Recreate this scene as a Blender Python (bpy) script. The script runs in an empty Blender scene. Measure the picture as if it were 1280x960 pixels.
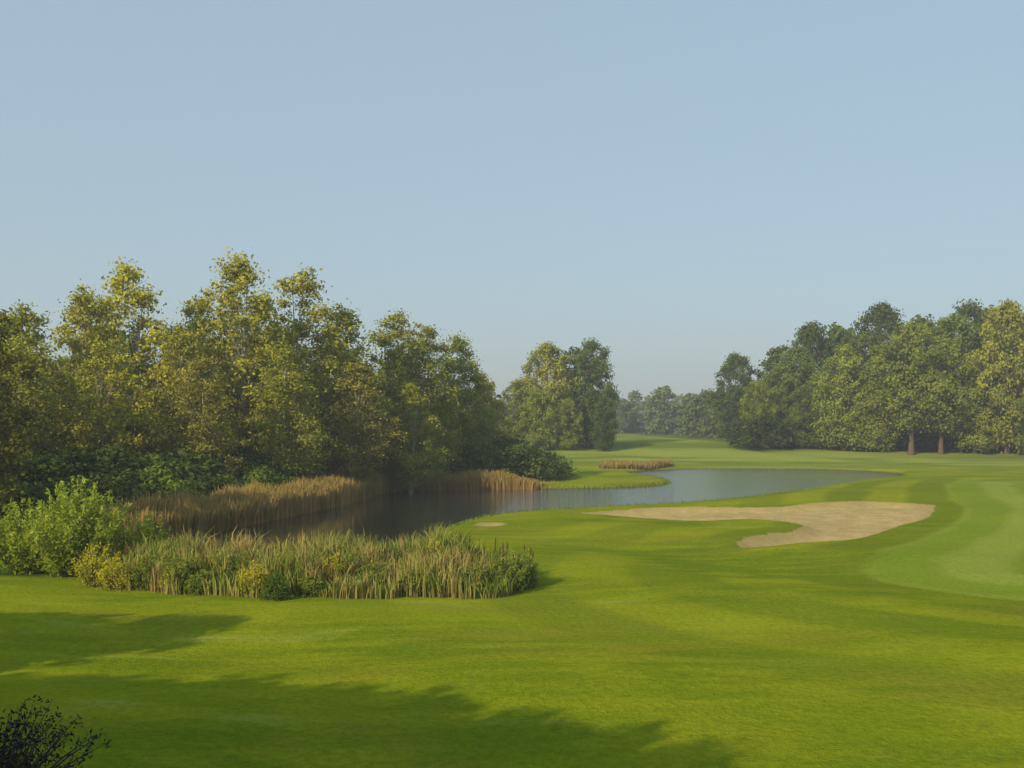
import bpy, math, numpy as np
from mathutils import Vector
rng=np.random.default_rng(7)
sc=bpy.context.scene
sc.view_settings.view_transform='Standard'; sc.view_settings.look='None'; sc.view_settings.exposure=0
COL=sc.collection
def ss(a,b,x):
    t=np.clip((x-a)/(b-a),0,1); return t*t*(3-2*t)
# ---------------------------------------------------------------- layout (metres)
def chaikin(p,n=2):
    p=np.array(p,float)
    for _ in range(n):
        q=np.roll(p,-1,axis=0); a=.75*p+.25*q; b=.25*p+.75*q
        p=np.stack([a,b],1).reshape(-1,2)
    return p
POND=chaikin([(-21,58),(-20.5,62),(-18.2,67),(-16.3,78.6),(-14,90),(-13.4,103),(-12.5,110),(-6.6,111),(1.7,112.3),(10,113.8),(14.7,116.5),(18.6,123),(19.2,134),(16.5,146),(17.5,158),(26,167),(39,170),(50,165),(55,153),(50,139),(40,127),(28.4,107),(17.7,92),(10,86),(3.7,82.3),(-1.2,78),(-4.2,70),(-5,62),(-6.4,54),(-9,51),(-14.3,49.6),(-18.2,52)])
BUNK=chaikin([(3.0,75),(7,79.5),(12.7,82),(18.8,80.5),(25,84),(30,86),(32,82),(28.6,73),(23.5,64.8),(18.1,58.3),(14.8,55.3),(11.8,53.4),(11.2,55.2),(13.3,60),(17.6,64.5),(18.3,69),(16,72),(12,70.5),(8,71.5),(5,73)])
SAND2=chaikin([(-2.6,67.4),(-0.6,68.2),(-0.3,66.2),(-2,65)])
GREEN=chaikin([(15.4,47.7),(14.3,41.5),(18.3,37.5),(32,36),(60,60),(70,110),(56,126),(45,112),(37,92),(31,72),(20.5,56)],3)
def sdf(poly,X,Y):
    shp=X.shape; x=X.ravel(); y=Y.ravel()
    d=np.full(x.shape,1e9); ins=np.zeros(x.shape,bool)
    n=len(poly)
    for i in range(n):
        ax,ay=poly[i]; bx,by=poly[(i+1)%n]
        ex,ey=bx-ax,by-ay; wx,wy=x-ax,y-ay
        t=np.clip((wx*ex+wy*ey)/(ex*ex+ey*ey+1e-12),0,1)
        d=np.minimum(d,(wx-ex*t)**2+(wy-ey*t)**2)
        if ay!=by:
            c=((ay>y)!=(by>y))&(x<(bx-ax)*(y-ay)/(by-ay)+ax); ins^=c
    d=np.sqrt(d); d[ins]*=-1
    return d.reshape(shp)
def height(X,Y):
    X=np.asarray(X,float);Y=np.asarray(Y,float)
    z=3.0*ss(160,232,Y)+1.0*ss(240,520,Y)
    u=.16*np.sin(X*.23+.6*np.sin(Y*.11))*np.sin(Y*.19+1.3)+.10*np.sin(X*.41+Y*.27)+.07*np.sin(X*.13-Y*.53+2)
    z=z+u*.8+.9*np.exp(-(((X-46)/14)**2+((Y-84)/26)**2))+.45*np.exp(-(((X-24)/7)**2+((Y-92)/6)**2))
    z=z+.35*np.sin(X*.035+1)*ss(170,230,Y)
    sp=sdf(POND,X,Y)
    z=z*ss(.5,7,sp)
    t=ss(1.5,-2.0,sp)
    z=z*(1-t)-1.4*t
    sb=np.minimum(sdf(BUNK,X,Y),sdf(SAND2,X,Y)+.3)
    z=z-.38*ss(.05,-1.4,sb)+.10*np.exp(-((sb-.5)/.6)**2)
    return z
def h1(x,y): return float(height(np.array([x]),np.array([y]))[0])
# ---------------------------------------------------------------- mesh helper
def mk(name,verts,faces,mats,matidx=None,attrs=None,smooth=False):
    me=bpy.data.meshes.new(name)
    V=np.asarray(verts,np.float32)
    L=np.asarray(faces,np.int32).ravel(); S=np.full(len(faces),len(faces[0]),np.int32)
    me.vertices.add(len(V)); me.vertices.foreach_set('co',V.ravel())
    me.loops.add(len(L)); me.loops.foreach_set('vertex_index',np.asarray(L,np.int32))
    me.polygons.add(len(S)); st=np.concatenate([[0],np.cumsum(S)[:-1]]).astype(np.int32)
    me.polygons.foreach_set('loop_start',st); me.polygons.foreach_set('loop_total',np.asarray(S,np.int32))
    for m in mats: me.materials.append(m)
    if matidx is not None: me.polygons.foreach_set('material_index',np.asarray(matidx,np.int32))
    if smooth: me.polygons.foreach_set('use_smooth',np.ones(len(S),bool))
    me.update(calc_edges=True)
    for k,(dom,arr) in (attrs or {}).items():
        a=me.attributes.new(k,'FLOAT',dom); a.data.foreach_set('value',np.asarray(arr,np.float32))
    return me
def obj(name,me,loc=(0,0,0),rz=0,sc3=(1,1,1),color=None):
    o=bpy.data.objects.new(name,me); COL.objects.link(o)
    o.location=loc; o.rotation_euler=(0,0,rz); o.scale=sc3
    if color: o.color=(*color,1)
    return o
# ---------------------------------------------------------------- node helper
class NT:
    def __init__(s,name):
        s.m=bpy.data.materials.new(name); s.m.use_nodes=True; s.t=s.m.node_tree; s.t.nodes.clear()
        s.out=s.n('ShaderNodeOutputMaterial')
    def n(s,t,**k):
        nd=s.t.nodes.new(t)
        for a,b in k.items(): setattr(nd,a,b)
        return nd
    def l(s,a,b): s.t.links.new(a,b)
    def put(s,sock,v):
        if isinstance(v,bpy.types.NodeSocket): s.l(v,sock)
        else: sock.default_value=v
    def math(s,op,a,b=0,c=None,clamp=False):
        nd=s.n('ShaderNodeMath',operation=op,use_clamp=clamp); s.put(nd.inputs[0],a); s.put(nd.inputs[1],b)
        if c is not None: s.put(nd.inputs[2],c)
        return nd.outputs[0]
    def mix(s,f,a,b,bt='MIX'):
        nd=s.n('ShaderNodeMix',data_type='RGBA',blend_type=bt)
        s.put(nd.inputs[0],f)
        for i,v in ((6,a),(7,b)):
            if isinstance(v,tuple) and len(v)==3: v=(*v,1)
            s.put(nd.inputs[i],v)
        return nd.outputs[2]
    def attr(s,name): return s.n('ShaderNodeAttribute',attribute_name=name).outputs['Fac']
    def pos(s,scale=(1,1,1),rot=(0,0,0)):
        g=s.n('ShaderNodeNewGeometry'); m=s.n('ShaderNodeMapping'); s.l(g.outputs['Position'],m.inputs[0])
        m.inputs['Scale'].default_value=scale; m.inputs['Rotation'].default_value=rot
        return m.outputs[0]
    def noise(s,vec,scale,detail=3,rough=.5):
        nd=s.n('ShaderNodeTexNoise'); s.l(vec,nd.inputs['Vector']); nd.inputs['Scale'].default_value=scale
        nd.inputs['Detail'].default_value=detail; nd.inputs['Roughness'].default_value=rough
        return nd.outputs['Fac']
    def ramp(s,f,a,b,smooth=True):
        nd=s.n('ShaderNodeMapRange',interpolation_type='SMOOTHSTEP' if smooth else 'LINEAR')
        s.put(nd.inputs[0],f); nd.inputs[1].default_value=a; nd.inputs[2].default_value=b
        return nd.outputs[0]
# ---------------------------------------------------------------- materials
def grass_mat():
    s=NT('mown_grass'); P=s.pos()
    big=s.noise(s.pos((.05,.11,1),(0,0,.15)),1,2); mid=s.noise(s.pos((.25,.7,1),(0,0,-.1)),1,3,.6)
    fine=s.noise(P,5,3,.8); vf=s.noise(P,26,1,.7)
    base=s.mix(s.ramp(big,.38,.62),(.125,.180,.007),(.208,.250,.010))
    base=s.mix(s.math('MULTIPLY',s.ramp(mid,.38,.66),.6),base,(.255,.275,.014))
    base=s.mix(s.math('MULTIPLY',s.ramp(s.noise(s.pos((.10,.22,1),(0,0,.4)),1,3,.65),.50,.66),.5),base,(.205,.185,.022))
    base=s.mix(s.math('MULTIPLY',s.ramp(s.noise(s.pos((.12,.42,1)),1,3,.7),.58,.74),.45),base,(.29,.32,.08))
    g=s.attr('sd_green'); wob=s.math('MULTIPLY',s.math('SUBTRACT',s.noise(P,.10,1),.5),2.6)
    gw=s.math('ADD',g,wob)
    ring=s.ramp(s.math('SINE',s.math('MULTIPLY',gw,.95)),-.45,.45)
    ringm=s.math('MULTIPLY',ring,s.math('MULTIPLY',s.ramp(g,34,3),s.ramp(g,-.4,.4)))
    ringm=s.math('MULTIPLY',ringm,s.math('MULTIPLY_ADD',s.ramp(big,.40,.6),.5,.5))
    base=s.mix(s.math('MULTIPLY',ringm,.6),base,(.092,.142,.009))
    inner=s.ramp(g,.5,-.5)
    gs=s.math('SINE',s.math('MULTIPLY',gw,1.15))
    gcol=s.mix(s.ramp(gs,-.6,.6),(.165,.235,.022),(.235,.295,.050))
    base=s.mix(s.math('MULTIPLY',inner,.75),base,gcol)
    sx=s.n('ShaderNodeSeparateXYZ'); s.l(s.pos(),sx.inputs[0])
    far=s.ramp(sx.outputs[1],150,180)
    fb=s.ramp(s.noise(s.pos((.012,.10,1),(0,0,.05)),1,1),.42,.58)
    base=s.mix(s.math('MULTIPLY',far,.7),base,s.mix(fb,(.13,.18,.03),(.26,.31,.06)))
    rough=s.attr('rough')
    base=s.mix(rough,base,(.05,.085,.014))
    f=s.math('ADD',s.math('MULTIPLY',fine,.8),s.math('MULTIPLY',vf,.5))
    k=s.n('ShaderNodeMapRange'); s.l(f,k.inputs[0]); k.inputs[1].default_value=.35;k.inputs[2].default_value=.95;k.inputs[3].default_value=.60;k.inputs[4].default_value=1.38
    cb=s.n('ShaderNodeCombineXYZ'); [s.l(k.outputs[0],cb.inputs[i]) for i in range(3)]
    base=s.mix(1.0,base,cb.outputs[0],'MULTIPLY')
    p=s.attr('sd_pond'); wet=s.ramp(s.math('ADD',p,s.math('MULTIPLY',fine,1.2)),1.35,.75)
    base=s.mix(wet,base,(.06,.05,.025))
    sn0=s.noise(P,.9,3,.65)
    sn=s.math('ADD',s.attr('sd_sand'),s.math('MULTIPLY',s.math('SUBTRACT',sn0,.5),1.1))
    sm=s.ramp(sn,.07,-.07)
    sand=s.mix(s.ramp(s.math('ADD',s.math('MULTIPLY',sn0,.5),s.math('MULTIPLY',fine,.5)),.35,.65),(.34,.255,.105),(.50,.385,.175))
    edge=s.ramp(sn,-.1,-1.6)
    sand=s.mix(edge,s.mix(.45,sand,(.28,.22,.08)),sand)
    colr=s.mix(sm,base,sand)
    b=s.n('ShaderNodeBsdfDiffuse'); s.l(colr,b.inputs['Color'])
    bp=s.n('ShaderNodeBump'); bp.inputs['Strength'].default_value=.6; bp.inputs['Distance'].default_value=.12
    s.l(fine,bp.inputs['Height']); s.l(bp.outputs[0],b.inputs['Normal'])
    s.l(b.outputs[0],s.out.inputs[0]); return s.m
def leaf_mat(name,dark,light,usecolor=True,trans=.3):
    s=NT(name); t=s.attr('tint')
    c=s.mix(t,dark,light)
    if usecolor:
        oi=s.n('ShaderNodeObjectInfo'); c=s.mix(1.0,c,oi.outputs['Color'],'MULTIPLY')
    b=s.n('ShaderNodeBsdfDiffuse'); s.l(c,b.inputs['Color'])
    tr=s.n('ShaderNodeBsdfTranslucent'); s.l(c,tr.inputs[0])
    m=s.n('ShaderNodeMixShader'); m.inputs[0].default_value=trans; s.l(b.outputs[0],m.inputs[1]); s.l(tr.outputs[0],m.inputs[2])
    s.l(m.outputs[0],s.out.inputs[0]); return s.m
def bark_mat(name='bark',a=(.05,.038,.025),b_=(.17,.13,.085)):
    s=NT(name); n=s.noise(s.pos((3,3,.6)),2,3,.7)
    c=s.mix(n,a,b_); b=s.n('ShaderNodeBsdfDiffuse'); s.l(c,b.inputs['Color'])
    s.l(b.outputs[0],s.out.inputs[0]); return s.m
def blade_mat(name,cols,top=None,low=None,lowf=.6):
    s=NT(name); t=s.attr('tint')
    r=s.n('ShaderNodeValToRGB'); s.l(t,r.inputs[0]); e=r.color_ramp.elements
    e[0].position=0; e[0].color=(*cols[0],1); e[1].position=1; e[1].color=(*cols[-1],1)
    for i,c in enumerate(cols[1:-1]): x=e.new((i+1)/(len(cols)-1)); x.color=(*c,1)
    c=r.outputs[0]
    if top: c=s.mix(s.ramp(s.attr('along'),.55,1.0),c,top)
    if low: c=s.mix(s.math('MULTIPLY',s.ramp(s.attr('along'),.65,.0),lowf),c,low)
    b=s.n('ShaderNodeBsdfDiffuse'); s.l(c,b.inputs['Color'])
    tr=s.n('ShaderNodeBsdfTranslucent'); s.l(c,tr.inputs[0])
    m=s.n('ShaderNodeMixShader'); m.inputs[0].default_value=.3; s.l(b.outputs[0],m.inputs[1]); s.l(tr.outputs[0],m.inputs[2])
    s.l(m.outputs[0],s.out.inputs[0]); return s.m
def water_mat():
    s=NT('pond_water'); b=s.n('ShaderNodeBsdfPrincipled')
    sx=s.n('ShaderNodeSeparateXYZ'); s.l(s.pos(),sx.inputs[0])
    wind_sky=s.ramp(sx.outputs[0],-9,10)
    c=s.mix(wind_sky,(.02,.022,.016),(.07,.09,.115)); s.l(c,b.inputs['Base Color'])  # turbid water tone plus painted reflection: dark trees left, sky blue right
    b.inputs['Roughness'].default_value=.05; b.inputs['IOR'].default_value=1.5; b.inputs['Specular IOR Level'].default_value=.9
    n=s.math('ADD',s.noise(s.pos((1,1.6,1),(0,0,.3)),2.0,2,.6),s.math('MULTIPLY',s.noise(s.pos((.15,.3,1)),1,2),.5))
    n=s.math('MULTIPLY',n,s.math('MULTIPLY_ADD',wind_sky,.078,.010))
    bp=s.n('ShaderNodeBump'); bp.inputs['Strength'].default_value=1; bp.inputs['Distance'].default_value=1.0; s.l(n,bp.inputs['Height']); s.l(bp.outputs[0],b.inputs['Normal'])
    s.l(b.outputs[0],s.out.inputs[0]); return s.m
M_grass=grass_mat(); M_bark=bark_mat(); M_pale=bark_mat('pale_bark',(.20,.165,.12),(.50,.44,.34))
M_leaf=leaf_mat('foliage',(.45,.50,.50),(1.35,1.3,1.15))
M_willow=leaf_mat('willow_foliage',(.19,.25,.025),(.42,.50,.06),False,.4)
M_gold=leaf_mat('goldenrod_foliage',(.19,.25,.025),(.60,.52,.035),False,.3)
M_green=leaf_mat('marsh_shrub_foliage',(.08,.12,.015),(.28,.34,.05),False,.3)
M_purple=leaf_mat('dark_twig_foliage',(.012,.010,.016),(.04,.028,.045),False,.15)
M_cat=blade_mat('cattail_blades',[(.08,.12,.02),(.19,.245,.035),(.30,.32,.06),(.38,.34,.11),(.34,.23,.09)],None,(.33,.235,.10))
M_bank=blade_mat('bank_grass_blades',[(.08,.13,.015),(.20,.26,.03),(.29,.30,.06)])
M_brown=leaf_mat('seed_spike',(.12,.07,.03),(.16,.09,.04),False,.05)
M_reed=blade_mat('dry_reed_blades',[(.16,.145,.03),(.29,.19,.055),(.39,.245,.075),(.46,.30,.11)],(.36,.275,.08))
M_water=water_mat()
# ---------------------------------------------------------------- ground
def axis(lo,hi,step,flo,fhi,g=1.13):
    a=list(np.arange(lo,hi+1e-6,step)); s=step
    while a[-1]<fhi: s*=g; a.append(a[-1]+s)
    b=[]; s=step; v=lo
    while v>flo: s*=g; v-=s; b.append(v)
    return np.array(b[::-1]+a)
xs=axis(-34,58,.45,-5000,5000); ys=axis(14,172,.45,-1500,7000)
X,Y=np.meshgrid(xs,ys); Z=height(X,Y)
nx,ny=len(xs),len(ys); idx=np.arange(nx*ny).reshape(ny,nx)
F=np.stack([idx[:-1,:-1],idx[:-1,1:],idx[1:,1:],idx[1:,:-1]],-1).reshape(-1,4)
sp=sdf(POND,X,Y); sb=np.minimum(sdf(BUNK,X,Y),sdf(SAND2,X,Y)); sg=sdf(GREEN,X,Y)
edge=np.interp(Y,[0,38,44,50,60,80,100,112,120,150,190,240],[-60,-60,-19,-17,-17,-11,-7,-4,-1,2,0,-60])
rough=ss(1.5,-1.5,X-edge)
rough=np.maximum(rough,ss(196,206,Y)*ss(40,48,X)*.75)
me=mk('ground',np.stack([X,Y,Z],-1).reshape(-1,3),F,[M_grass],attrs={'sd_pond':('POINT',sp.ravel()),'sd_sand':('POINT',sb.ravel()),'sd_green':('POINT',sg.ravel()),'rough':('POINT',rough.ravel())},smooth=True)
obj('ground',me)
c=POND; nrm=np.roll(c,-1,0)-np.roll(c,1,0); nrm=np.stack([nrm[:,1],-nrm[:,0]],1); nrm/=np.linalg.norm(nrm,axis=1)[:,None]
area=.5*np.sum(c[:,0]*np.roll(c[:,1],-1)-np.roll(c[:,0],-1)*c[:,1])
ring=c+nrm*(1.1 if area>0 else -1.1)
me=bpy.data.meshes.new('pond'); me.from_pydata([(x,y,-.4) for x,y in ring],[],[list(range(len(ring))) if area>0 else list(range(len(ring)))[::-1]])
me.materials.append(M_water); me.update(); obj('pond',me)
# ---------------------------------------------------------------- foliage builders
def rdir(n):
    v=rng.normal(size=(n,3)); return v/np.linalg.norm(v,axis=1)[:,None]
def leaves(C,N,size,asp=.6):
    n=len(C); r=rdir(n); u=np.cross(N,r); u/=np.linalg.norm(u,axis=1)[:,None]+1e-9; v=np.cross(N,u)
    s=(size*rng.uniform(.6,1.3,n))[:,None]; 
    V=np.stack([C+u*s,C+v*s*asp,C-u*s,C-v*s*asp],1).reshape(-1,3)
    return V,np.arange(4*n).reshape(n,4)
def clumpleaves(cc,cr,n,size,flat=.75,rnd=.9,up=0.3,soft=.12):
    w=cr**2; k=rng.choice(len(cc),n,p=w/w.sum()); d=rdir(n)
    d[:,2]+=.25; d/=np.linalg.norm(d,axis=1)[:,None]
    rr=rng.uniform(0,1,n)**.45
    lump=1+.25*np.sin(d[:,0]*5+k)*np.sin(d[:,1]*5+2*k)+soft*rng.normal(size=n)
    C=cc[k]+d*(cr[k]*rr*lump)[:,None]*np.array([1,1,flat])
    N=d+rdir(n)*rnd+np.array([0,0,up]); N/=np.linalg.norm(N,axis=1)[:,None]
    ct=rng.uniform(0,1,len(cc))
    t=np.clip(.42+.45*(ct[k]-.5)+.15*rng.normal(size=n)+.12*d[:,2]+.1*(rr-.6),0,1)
    V,Fq=leaves(C,N,size); return V,Fq,t
def tube(pts,rad,sides=6):
    pts=np.array(pts,float); V=[];Fq=[]
    for i,p in enumerate(pts):
        d=pts[min(i+1,len(pts)-1)]-pts[max(i-1,0)]; d/=np.linalg.norm(d)+1e-9
        a=np.cross(d,[.3,.9,.1]); a/=np.linalg.norm(a); b=np.cross(d,a)
        for j in range(sides):
            an=2*math.pi*j/sides; V.append(p+(a*math.cos(an)+b*math.sin(an))*rad[i])
    for i in range(len(pts)-1):
        for j in range(sides):
            j2=(j+1)%sides; Fq.append([i*sides+j,i*sides+j2,(i+1)*sides+j2,(i+1)*sides+j])
    return np.array(V),np.array(Fq)
def combine(parts):
    Vs=[];Fs=[];mi=[];tt=[];o=0
    for V,Fq,m,t in parts:
        Vs.append(V);Fs.append(Fq+o);mi.append(np.full(len(Fq),m));tt.append(t if t is not None else np.full(len(Fq),.5)); o+=len(V)
    return np.concatenate(Vs),np.concatenate(Fs),np.concatenate(mi),np.concatenate(tt)
def tree(name,H,R,cb,ncl,cr,nleaf,size,kind='round',trunk=.3,leafm=None,rnd=.9,soft=.12,bark=None):
    t=(np.arange(ncl)+rng.uniform(0,1,ncl))/ncl
    an=np.arange(ncl)*2.399+rng.uniform(-.4,.4,ncl)
    if kind=='round': prof=np.sin(np.pi*np.clip(t*.86+.12,0,1))**.55
    elif kind=='tall':
        nl=4; la=rng.uniform(0,6.28)+np.arange(nl)*6.28/nl; lh=rng.uniform(.68,1.0,nl); lh[0]=1
        prof=np.sin(np.pi*np.clip(t*.78+.18,0,1))**.6*(1-.12*t)
    elif kind=='shrub': prof=np.cos(t*np.pi/2)**.5
    rr=R*prof*np.sqrt(rng.uniform(.12,1,ncl))*rng.uniform(.85,1.15,ncl)
    crad=cr*rng.uniform(.5,1.3,ncl)*(1-.35*t)
    rr=np.maximum(rr-crad*.4,0)
    top=H-crad.min()*.6
    cc=np.stack([rr*np.cos(an),rr*np.sin(an),cb+crad*.5+t*(top-cb-crad*.5)],1)
    if kind=='tall':
        w=np.maximum(0,np.cos(an[:,None]-la[None]))**2+1e-3; f=(w*lh).sum(1)/w.sum(1); cc[:,2]*=1-(1-f)*np.clip(rr/R*1.6,0,1)
    parts=[]
    lean=rng.uniform(-.03,.03,2)*H
    zz=np.linspace(-.4,H*.9,8); pts=[[lean[0]*(z/H)**2*2+.08*math.sin(z),lean[1]*(z/H)**2*2+.08*math.cos(z*1.3),z] for z in zz]
    rad=[trunk*(1.35 if i==0 else 1)*(1-.9*i/7) for i in range(8)]
    V,Fq=tube(pts,rad,8); parts.append((V,Fq,0,None))
    for k in rng.choice(ncl,min(ncl,30),replace=False):
        zt=max(cc[k,2]*.62-rng.uniform(0,1),min(cb*.6,1)); p0=np.array([np.interp(zt,zz,[p[0] for p in pts]),np.interp(zt,zz,[p[1] for p in pts]),zt])
        p1=cc[k]; m=(p0+p1)/2+np.array([0,0,-.12*np.linalg.norm(p1-p0)])+rng.normal(size=3)*.15
        r0=trunk*.38*(1-.7*zt/H); V,Fq=tube([p0,(p0+m)/2,m,p1],[r0,r0*.8,r0*.55,r0*.15],5); parts.append((V,Fq,0,None))
        for _ in range(2):
            p2=p1+rdir(1)[0]*crad[k]*.9+np.array([0,0,.2]); V,Fq=tube([m,(m+p2)/2,p2],[r0*.4,r0*.25,r0*.06],3); parts.append((V,Fq,0,None))
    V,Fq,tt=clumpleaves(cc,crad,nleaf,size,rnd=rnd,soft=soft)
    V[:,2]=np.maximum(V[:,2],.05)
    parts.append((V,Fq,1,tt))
    V,Fq,mi,tt=combine(parts)
    return mk(name,V,Fq,[bark or M_bark,leafm or M_leaf],mi,{'tint':('FACE',tt)})
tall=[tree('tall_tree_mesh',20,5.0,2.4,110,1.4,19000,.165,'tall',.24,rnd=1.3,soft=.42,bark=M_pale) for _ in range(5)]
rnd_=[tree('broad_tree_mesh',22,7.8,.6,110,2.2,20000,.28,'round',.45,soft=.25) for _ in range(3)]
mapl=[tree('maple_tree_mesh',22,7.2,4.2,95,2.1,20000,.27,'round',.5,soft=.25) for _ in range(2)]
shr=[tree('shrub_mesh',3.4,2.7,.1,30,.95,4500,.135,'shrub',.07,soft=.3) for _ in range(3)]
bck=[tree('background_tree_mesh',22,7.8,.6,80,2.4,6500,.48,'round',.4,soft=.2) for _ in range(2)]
def place(kind,var,x,y,H,color,wid=1.0,rz=None,name=None):
    bh={'tall':20,'rnd':22,'map':22,'shr':3.4,'bck':22}[kind]; L={'tall':tall,'rnd':rnd_,'map':mapl,'shr':shr,'bck':bck}[kind]
    s=H/bh; nm=name or {'tall':'cottonwood_tree','rnd':'oak_tree','map':'maple_tree','shr':'shrub','bck':'oak_tree'}[kind]
    j=rng.uniform(.88,1.12)
    return obj(nm,L[var%len(L)],(x,y,h1(x,y)-.05),rz if rz is not None else rng.uniform(0,6.28),(s*wid,s*wid,s),tuple(k*j for k in color))
OL=(.43,.42,.052); OL2=(.345,.36,.048); OB=(.31,.285,.055); GD=(.115,.165,.035); GR=(.175,.235,.036); GM=(.26,.305,.042); DK=(.07,.10,.025); DO=(.18,.175,.035)
L=[(-28.5,56,13.6,DO,1.1),(-35.5,70,15.6,DO,1.1),(-38.2,84,15.6,OL2,1.2),(-35.6,90,18.0,OL,1.05),(-32.3,92,20.2,OL,1.0),(-28.6,98,18.4,OL2,1.1),(-23.8,95,20.9,OL,1.1),(-20.2,101,21.0,OL,1.1),(-16.4,106,18.3,OL2,1.15),(-12.6,112,18.0,OL2,1.15),(-9.3,117,17.5,OL2,1.1),(-6.2,123,16.4,GM,1.1),(-3.9,131,13.2,OB,1.2),
 (-27.2,90,14.5,OL,1.15),(-36,78,12,OL2,1.3),(-31,82,13,OL,1.2),(-24,84,11.5,OB,1.2),(-19.5,92,13.5,OL2,1.2),(-14.5,100,12.5,OB,1.25),(-10,108,12,OL2,1.2)]
for i,(x,y,H,c_,w) in enumerate(L): place('tall',i,x,y,H,c_,w)
for i,(x,y,H,c_,w) in enumerate([(-45,94,16,GR,1),(-39,104,16,GR,1),(-32,110,16,OL2,1),(-25,112,16.0,GR,1),(-19,118,15.5,GR,1),(-13,127,15,GR,.9),(-50,80,16,GR,1),(-46,66,14,GR,1),(-38,58,13,DK,1)]): place('bck',i,x,y,H,c_,w)
for t in np.linspace(0,1,30):
    bx=np.interp(t,[0,.15,.35,.6,.8,1],[-27,-24,-20.8,-17.5,-15,-2]); by=np.interp(t,[0,.15,.35,.6,.8,1],[57,64,74,90,112,121])
    place('shr',int(t*100),bx+rng.uniform(-.6,.6)-1.5,by+rng.uniform(-1,1)+1.2,rng.uniform(2.2,3.4),(GD,GR,DK,GD)[int(rng.integers(4))],1.2)
    if t<.95: place('shr',int(t*77),bx-5+rng.uniform(-1,1),by+5+rng.uniform(-1,1),rng.uniform(3.0,4.8),(GD,DK)[int(rng.integers(2))],1.25)
for x,y,H in [(-9,116,4),(-4,119,4.4),(1,124,4.2),(3.5,128,3.6),(-1,130,5)]: place('shr',int(x+20),x,y,H,GD,1.3)
for k,v_,x,y,H,c_,w in [('map',0,6.8,204,19.5,OL2,.95),('rnd',2,15.2,207,20.2,GD,.78),('bck',1,12.3,212,19.0,GD,.8),('rnd',2,1.0,200,12.8,GM,1.0),('rnd',0,4.5,198,11.5,GM,1.0),('bck',1,-5,203,13,GM,.9),('rnd',2,17,200,10,GD,.8),('rnd',1,10,199,9.5,GM,.9)]: place(k,v_,x,y,H,c_,w)
R_=[('rnd',48.9,236,19.0,GD,.9),('rnd',46.4,205,13.0,GM,.85),('rnd',52,212,15.5,GR,.9),('rnd',62.5,226,25.0,GD,.85),('rnd',56.5,214,19.5,GR,.95),('rnd',61.5,200,19.0,GM,.9),('rnd',76,222,28.6,GD,.8),('map',71.3,193,23.2,GM,.95),('rnd',68,212,22,GR,.9),('map',77,194,20.5,GM,.95),('rnd',84,206,25.5,GR,.9),('rnd',92,217,28.5,GD,.85),('rnd',88.8,194,27.2,OL2,.75),('rnd',97,200,26,GM,.9),('bck',105,210,28,GD,.9),('rnd',84,196,15,GM,1.1),('rnd',92,188,13,GR,1.1),('bck',118,205,27,GR,1),('bck',84,222,26,GD,.9),('bck',70,232,25,GD,.9),('bck',57,232,20,GD,.9),('bck',100,225,28,GD,1),('bck',130,222,28,GR,1),('rnd',66.5,199,13,GM,1.1),('rnd',56,204,12,GR,1.1)]
for i,(k,x,y,H,c_,w) in enumerate(R_): place(k,i,x,y,H,c_,w)
for x in np.arange(48,112,4.5): place('shr',int(x),x+rng.uniform(-1,1),206+rng.uniform(-3,6),rng.uniform(5,7),DK,1.5)
# trees to the left, outside the frame, whose long shadows reach the lawn
for i,(x,y,H,w) in enumerate([(-26.5,10,10,1.3),(-24,9.8,10.1,1.3),(-21.2,9.6,10,1.3),(-18.6,9.4,10.1,1.3),(-16,8.7,10.1,1.25),(-13.6,7.8,10.1,1.2),(-11.4,6.8,10,1.1),(-9.4,5.8,10,1.0),(-7.8,4.9,10,.85),(-9,3,9,1.1),(-12,3,10,1.3),(-17,4,10,1.4),(-22,4,10,1.4),(-7,1,9.5,1.0),(-20,20.8,8.6,1.2),(-24.5,19.5,9.2,1.3),(-17.2,23.5,7.2,.9)]):
    place('bck' if i not in (8,14,16) else 'rnd',i,x,y,H,GR,w)
def treeline(name,pts,hts,color,nl,size,ncl,depth=14):
    pts=np.array(pts,float); seg=np.linalg.norm(np.diff(pts,axis=0),axis=1); cum=np.concatenate([[0],np.cumsum(seg)])
    ntr=max(4,int(cum[-1]/5.5)); s=(np.arange(ntr)+rng.uniform(0,1,ntr))/ntr*cum[-1]; tx=np.interp(s,cum,pts[:,0])+rng.uniform(-1,1,ntr)*2; ty=np.interp(s,cum,pts[:,1])+rng.uniform(-depth,depth,ntr)
    th=np.interp(s,cum,hts)*rng.uniform(.72,1.05,ntr); tr=th*rng.uniform(.26,.38,ntr)
    k=rng.integers(0,ntr,ncl); t=rng.uniform(0,1,ncl); d=rng.uniform(0,6.28,ncl); pr=np.sin(np.pi*np.clip(t*.85+.13,0,1))**.55*np.sqrt(rng.uniform(.1,1,ncl))
    gz=height(tx,ty)
    cr=tr[k]*rng.uniform(.28,.46,ncl)
    cc=np.stack([tx[k]+np.cos(d)*pr*tr[k],ty[k]+np.sin(d)*pr*tr[k],gz[k]+.4+t*(th[k]-cr)],1)
    V,Fq,tt=clumpleaves(cc,cr,nl,size); tt=.35+.3*tt; parts=[(V,Fq,1,tt)]
    for i in range(ntr):
        Vt,Ft=tube([[tx[i],ty[i],gz[i]-.3],[tx[i]+.1,ty[i],gz[i]+th[i]*.5],[tx[i],ty[i],gz[i]+th[i]*.85]],[.45,.3,.08],6); parts.append((Vt,Ft,0,None))
    V,Fq,mi,tt=combine(parts)
    obj(name,mk(name,V,Fq,[M_bark,M_leaf],mi,{'tint':('FACE',tt)}),color=color)
treeline('distant_trees',[(20,420),(60,405),(110,400),(200,380)],[17,19,22,24],(.17,.225,.075),50000,.75,2200)  # haze painted into foliage colour here and below: bluer the farther the line
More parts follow.
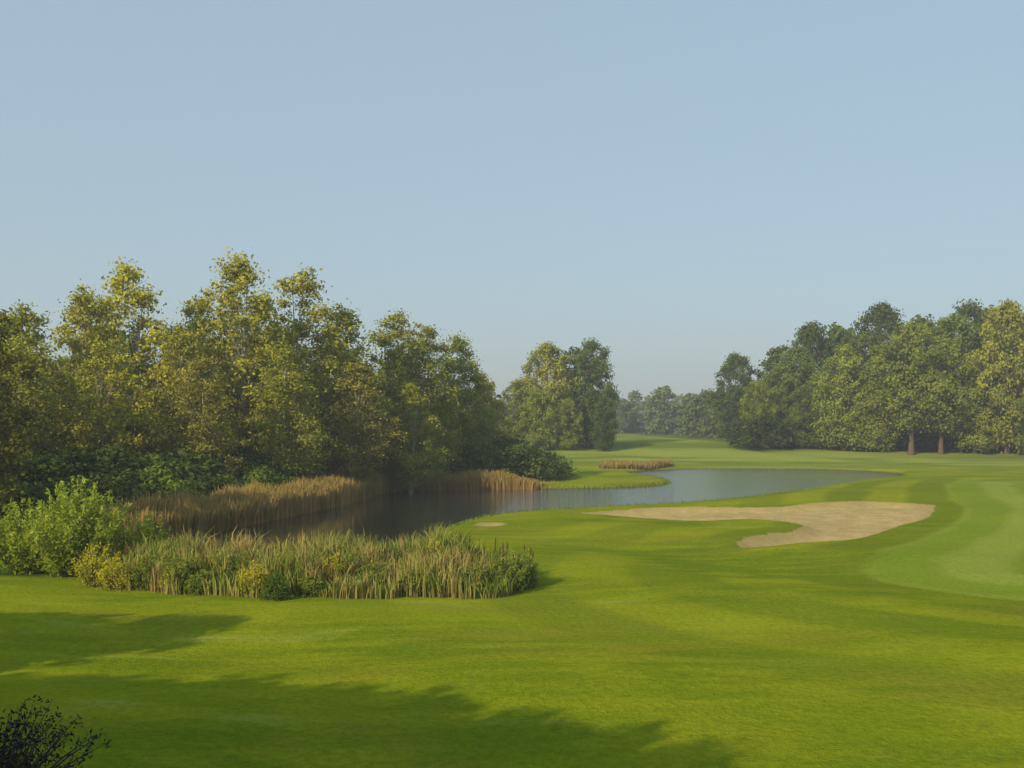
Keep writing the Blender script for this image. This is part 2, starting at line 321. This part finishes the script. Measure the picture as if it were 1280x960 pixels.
treeline('distant_trees',[(-420,330),(-200,320),(-60,300),(-10,290)],[20,20,19,15],(.13,.18,.07),30000,.9,2000)
treeline('distant_trees',[(200,330),(420,300)],[26,26],(.13,.18,.07),20000,.9,1000)
treeline('distant_trees',[(-60,620),(30,640),(120,640),(300,600)],[20,20,22,22],(.17,.23,.12),40000,1.1,2400,20)
treeline('distant_trees',[(50,330),(60,300),(75,285)],[12,15,20],(.15,.20,.06),16000,.55,500,8)
# ---------------------------------------------------------------- reeds
def blades(name,xy,hts,width,mat,tint,bend=.25,lean=.12):
    n=len(xy); gz=height(xy[:,0],xy[:,1]); gz=np.maximum(gz,-.45)
    B=np.stack([xy[:,0],xy[:,1],gz-.05],1); a=rng.uniform(0,6.28,n); W=np.stack([np.cos(a),np.sin(a),0*a],1)
    d=rng.uniform(0,6.28,n); D=np.stack([np.cos(d),np.sin(d),0*d],1); ln=(rng.normal(size=n)*lean*hts)[:,None]; bd=(rng.uniform(0,bend,n)*hts)[:,None]
    up=np.array([0,0,1.]); w=(width*rng.uniform(.6,1.3,n))[:,None]; h=hts[:,None]
    c1=B+D*ln*.35+up*h*.45; c2=B+D*(ln*.7+bd*.3)+up*h*.8; c3=B+D*(ln+bd)+up*h*(1-.15*(bd/h))
    V=np.stack([B-W*w*.5,B+W*w*.5,c1+W*w*.5,c1-W*w*.5,c2+W*w*.38,c2-W*w*.38,c3+W*w*.08,c3-W*w*.08],1).reshape(-1,3)
    o=(np.arange(n)*8)[:,None]
    Fq=np.stack([o+np.array([[0,1,2,3]]),o+np.array([[3,2,4,5]]),o+np.array([[5,4,6,7]])],1).reshape(-1,4)
    al=np.tile([0,0,.45,.45,.8,.8,1,1],n)
    me=mk(name,V,Fq,[mat],None,{'tint':('FACE',np.repeat(tint,3)),'along':('POINT',al)})
    return obj(name,me)
def inpoly(poly,n):
    poly=np.array(poly,float); lo=poly.min(0);hi=poly.max(0); out=np.zeros((0,2))
    while len(out)<n:
        p=rng.uniform(lo,hi,(n*2,2)); p=p[sdf(poly,p[:,0],p[:,1])<0]; out=np.concatenate([out,p])
    return out[:n]
def vnoise(x,y,s,seed):
    r=np.random.default_rng(seed); G=r.uniform(0,1,(64,64)); u=x*s+1000;v=y*s+1000
    i=np.floor(u).astype(int);j=np.floor(v).astype(int);fu=u-i;fv=v-j; fu=fu*fu*(3-2*fu);fv=fv*fv*(3-2*fv)
    g=lambda a,b:G[a%64,b%64]
    return (g(i,j)*(1-fu)+g(i+1,j)*fu)*(1-fv)+(g(i,j+1)*(1-fu)+g(i+1,j+1)*fu)*fv
CAT=chaikin([(-17,42.0),(-14.8,40.6),(-12.8,39.4),(-11,39.3),(-8.4,38.1),(-7,38.4),(-5.3,37.8),(-3.6,38.3),(-2.2,37.9),(0,39),(1.1,41.3),(.8,44),(-1,46),(-3,47),(-7,47),(-14,47),(-18,48)],1)
xy=inpoly(CAT,20000)
e_=-sdf(CAT,xy[:,0],xy[:,1]); keep=e_+vnoise(xy[:,0],xy[:,1],1.3,5)*1.5>.8; xy=xy[keep]; e_=e_[keep]
n1=vnoise(xy[:,0],xy[:,1],.9,1); n2=vnoise(xy[:,0],xy[:,1],2.4,2); n3=vnoise(xy[:,0],xy[:,1],.45,3)
hts=(.15+.95*n1+.8*n2+.2*rng.normal(size=len(xy)))*np.clip(.6+e_*.35,.6,1)
hts*=1+.45*np.exp(-((xy[:,0]+2.6)/.9)**2)
tint=np.clip(.42+.7*(n3-.5)+.95*(n2-.5)+.16*rng.normal(size=len(xy)),0,1)
tint=np.where(xy[:,0]>-.9,tint*.5,tint)
blades('cattail_patch',xy,np.clip(hts,.25,2.1),.05,M_cat,tint,.35,.2)
xy2=inpoly(CAT,150); V_=[];F_=[];o=0
for (x,y) in xy2:
    hgt=rng.uniform(1.0,1.5); V,Fq=tube([[x,y,.05],[x+.02,y,hgt-.25],[x+.02,y,hgt-.24],[x+.03,y,hgt]],[.008,.008,.03,.022],5); V_.append(V);F_.append(Fq+o);o+=len(V)
me=mk('cattail_seed_spikes',np.concatenate(V_),np.concatenate(F_),[M_brown],None,{'tint':('FACE',np.full(sum(map(len,F_)),.5))}); so=obj('seed_spikes',me); so.parent=bpy.data.objects['cattail_patch']
def band(pts,n,inner,outer):
    pts=np.array(pts,float); seg=np.linalg.norm(np.diff(pts,axis=0),axis=1); cum=np.concatenate([[0],np.cumsum(seg)])
    s=rng.uniform(0,cum[-1],n*2); x=np.interp(s,cum,pts[:,0]);y=np.interp(s,cum,pts[:,1]); x=x+rng.uniform(-4,4,len(s)); y=y+rng.uniform(-4,4,len(s))
    d=sdf(POND,x,y); k=(d>inner)&(d<outer); return np.stack([x[k],y[k]],1)
p=band([(-20,60),(-18.5,67),(-17,75),(-15.5,84),(-14.2,95),(-13.8,106),(-12.8,111)],34000,-.4,2.6)
w=vnoise(p[:,0],p[:,1],.5,8)*2-1; w2=vnoise(p[:,0],p[:,1],1.7,9)*2-1; blades('reed_bed',p,np.clip(1.6+.35*w+.3*w2+.22*rng.normal(size=len(p)),.6,2.4),.08,M_reed,np.clip(.5+.35*w+.2*w2+.2*rng.normal(size=len(p)),0,1),.16,lean=.1)
p=band([(-12,111),(-6,112),(1.7,113.3),(4.5,114)],15000,-.3,2.2); p=p[p[:,0]<2.2+rng.normal(size=len(p))*1.3]
w=vnoise(p[:,0],p[:,1],.5,8)*2-1; w2=vnoise(p[:,0],p[:,1],1.2,9)*2-1; blades('reed_bed',p,np.clip((1.35+.35*w+.25*w2+.2*rng.normal(size=len(p)))*np.clip(1-(p[:,0]+1)/7,.4,1),.35,2.1),.09,M_reed,np.clip(.5+.3*w+.2*w2+.2*rng.normal(size=len(p)),0,1),.14,lean=.09)
p=inpoly(chaikin([(12.5,160),(17,157),(26,169),(24,173),(14,166)]),5000)
w=vnoise(p[:,0],p[:,1],.35,8)*2-1
blades('reed_bed',p,np.clip(.75+.5*w+.2*rng.normal(size=len(p)),.2,1.4),.11,M_reed,np.clip(.25+.3*w+.25*rng.normal(size=len(p)),0,1),.15)
p=band([(5,114),(10,114.5),(15,117),(19,123),(19.5,134),(17,146)],9000,.1,.9)
blades('bank_grass',p,rng.uniform(.1,.3,len(p)),.06,M_bank,np.clip(.4+.2*rng.normal(size=len(p)),0,1),.3)
p=band([(28,107),(18,92),(10,86),(4,82),(-1,78),(-4,70),(-5,62),(-6,54)],12000,.2,1.2)
blades('bank_grass',p,rng.uniform(.08,.3,len(p)),.05,M_bank,np.clip(.4+.2*rng.normal(size=len(p)),0,1),.3)
# ---------------------------------------------------------------- willow, goldenrod, small bushes
def wand_bush(name,x,y,H,R,nst,nleaf,size,mat,bias=0):
    parts=[];CC=[];ZZ=[]
    for i in range(nst):
        a=rng.uniform(0,6.28); r=R*math.sqrt(rng.uniform(0,1)); h=H*rng.uniform(.55,1.0)*(1-.35*(r/R)**2)
        b=np.array([math.cos(a)*r*.35,math.sin(a)*r*.35,0]); t=np.array([math.cos(a)*r*1.05,math.sin(a)*r*1.05,h]); m=(b+t)/2+np.array([0,0,h*.08])
        V,Fq=tube([b,m,t],[.025,.016,.004],4); parts.append((V,Fq,0,None))
        u=rng.uniform(.08,1,nleaf)[:,None]; c=(1-u)**2*b+2*u*(1-u)*m+u*u*t
        c=c+rng.normal(size=c.shape)*(.05+.16*(1-u))*np.array([1,1,.8]); CC.append(c); ZZ.append(np.clip(bias+.15+.6*u[:,0]+.18*rng.normal(size=nleaf),0,1))
    C=np.concatenate(CC); C[:,2]=np.maximum(C[:,2],.03); N=rdir(len(C)); V,Fq=leaves(C,N,size,.3); parts.append((V,Fq,1,np.concatenate(ZZ)))
    V,Fq,mi,tt=combine(parts); return obj(name,mk(name,V,Fq,[M_bark,mat],mi,{'tint':('FACE',tt)}),(x,y,h1(x,y)))
wand_bush('willow_bush',-17.9,44.5,4.3,2.0,130,110,.105,M_willow)
wand_bush('willow_bush',-20.4,45.5,3.3,1.9,90,100,.105,M_willow)
wand_bush('willow_bush',-15.9,46.5,2.6,1.2,55,80,.095,M_willow)
for x,y,H,r in [(-15.9,41.4,1.8,.9),(-14.9,40.6,1.3,.7),(-9.3,39.0,1.3,.6),(-6.6,40.5,1.5,.5),(-3.0,42,2.1,.5),(-12.6,40.3,1.0,.5)]:
    wand_bush('goldenrod',x,y,H,r,40,70,.055,M_gold,.1)
for x,y,H,r in [(-12.3,40.5,1.5,.8),(-10.6,41.0,1.5,.8),(-8.1,39.9,1.3,.7),(-5.0,39.3,1.3,.6),(-3.6,39.2,1.1,.6),(-1.6,39.6,1.3,.7),(-.2,40.3,1.6,.7),(-7.2,38.9,.9,.5),(-13.6,40.8,1.4,.8),(.4,41.5,1.7,.6),(-6,40.2,1.5,.6),(-11.5,39.7,.9,.5)]:
    wand_bush('marsh_shrub',x,y,H,r,40,75,.065,M_green)
place('shr',0,-8.3,38.0,.95,(.10,.16,.03),.8)
wand_bush('purple_leaf_shrub',-8.3,17.2,1.6,1.7,60,60,.05,M_purple)
# ---------------------------------------------------------------- morning haze: a shallow layer of real scattering air over the course
s=NT('haze_air')
vs=s.n('ShaderNodeVolumeScatter'); vs.inputs['Color'].default_value=(.80,.82,.90,1); vs.inputs['Density'].default_value=.0008; vs.inputs['Anisotropy'].default_value=.2
s.l(vs.outputs[0],s.out.inputs['Volume'])
bx=[(x,y,z) for x in (-900,900) for y in (-250,1500) for z in (-8,75)]
me=bpy.data.meshes.new('morning_haze'); me.from_pydata(bx,[],[(0,1,3,2),(4,6,7,5),(0,4,5,1),(2,3,7,6),(0,2,6,4),(1,5,7,3)]); me.materials.append(s.m); me.update(); obj('morning_haze',me)
# ---------------------------------------------------------------- camera, sun, sky
cd=bpy.data.cameras.new('camera'); cam=bpy.data.objects.new('camera',cd); COL.objects.link(cam)
cam.location=(0,0,6); cam.rotation_euler=(math.radians(90),0,0); cd.sensor_width=36; cd.lens=38.0; cd.shift_y=.043; cd.clip_end=20000; sc.camera=cam
EL=27; dx,dy=.6,.8
sd=bpy.data.lights.new('sun','SUN'); sd.energy=5; sd.angle=math.radians(.8); sd.color=(1,.84,.56); so=bpy.data.objects.new('sun',sd); COL.objects.link(so)
v=Vector((dx,dy,-math.tan(math.radians(EL)))).normalized(); so.rotation_euler=v.to_track_quat('-Z','Y').to_euler(); so.location=(-30,-40,40)
w=bpy.data.worlds.new('World'); sc.world=w; w.use_nodes=True; nt=w.node_tree; nt.nodes.clear()
sk=nt.nodes.new('ShaderNodeTexSky'); sk.sky_type='NISHITA'; sk.sun_disc=False; sk.sun_elevation=math.radians(EL); sk.sun_rotation=math.atan2(-dx,-dy)%(2*math.pi)
sk.air_density=1.0; sk.dust_density=1.5; sk.ozone_density=1.5; sk.altitude=0
hz=nt.nodes.new('ShaderNodeMix'); hz.data_type='RGBA'; hz.inputs[0].default_value=.62; hz.inputs[7].default_value=(4.5,6.15,7.3,1)
nt.links.new(sk.outputs[0],hz.inputs[6])
bg=nt.nodes.new('ShaderNodeBackground'); bg.inputs[1].default_value=.106; ow=nt.nodes.new('ShaderNodeOutputWorld')
nt.links.new(hz.outputs[2],bg.inputs[0]); nt.links.new(bg.outputs[0],ow.inputs[0])
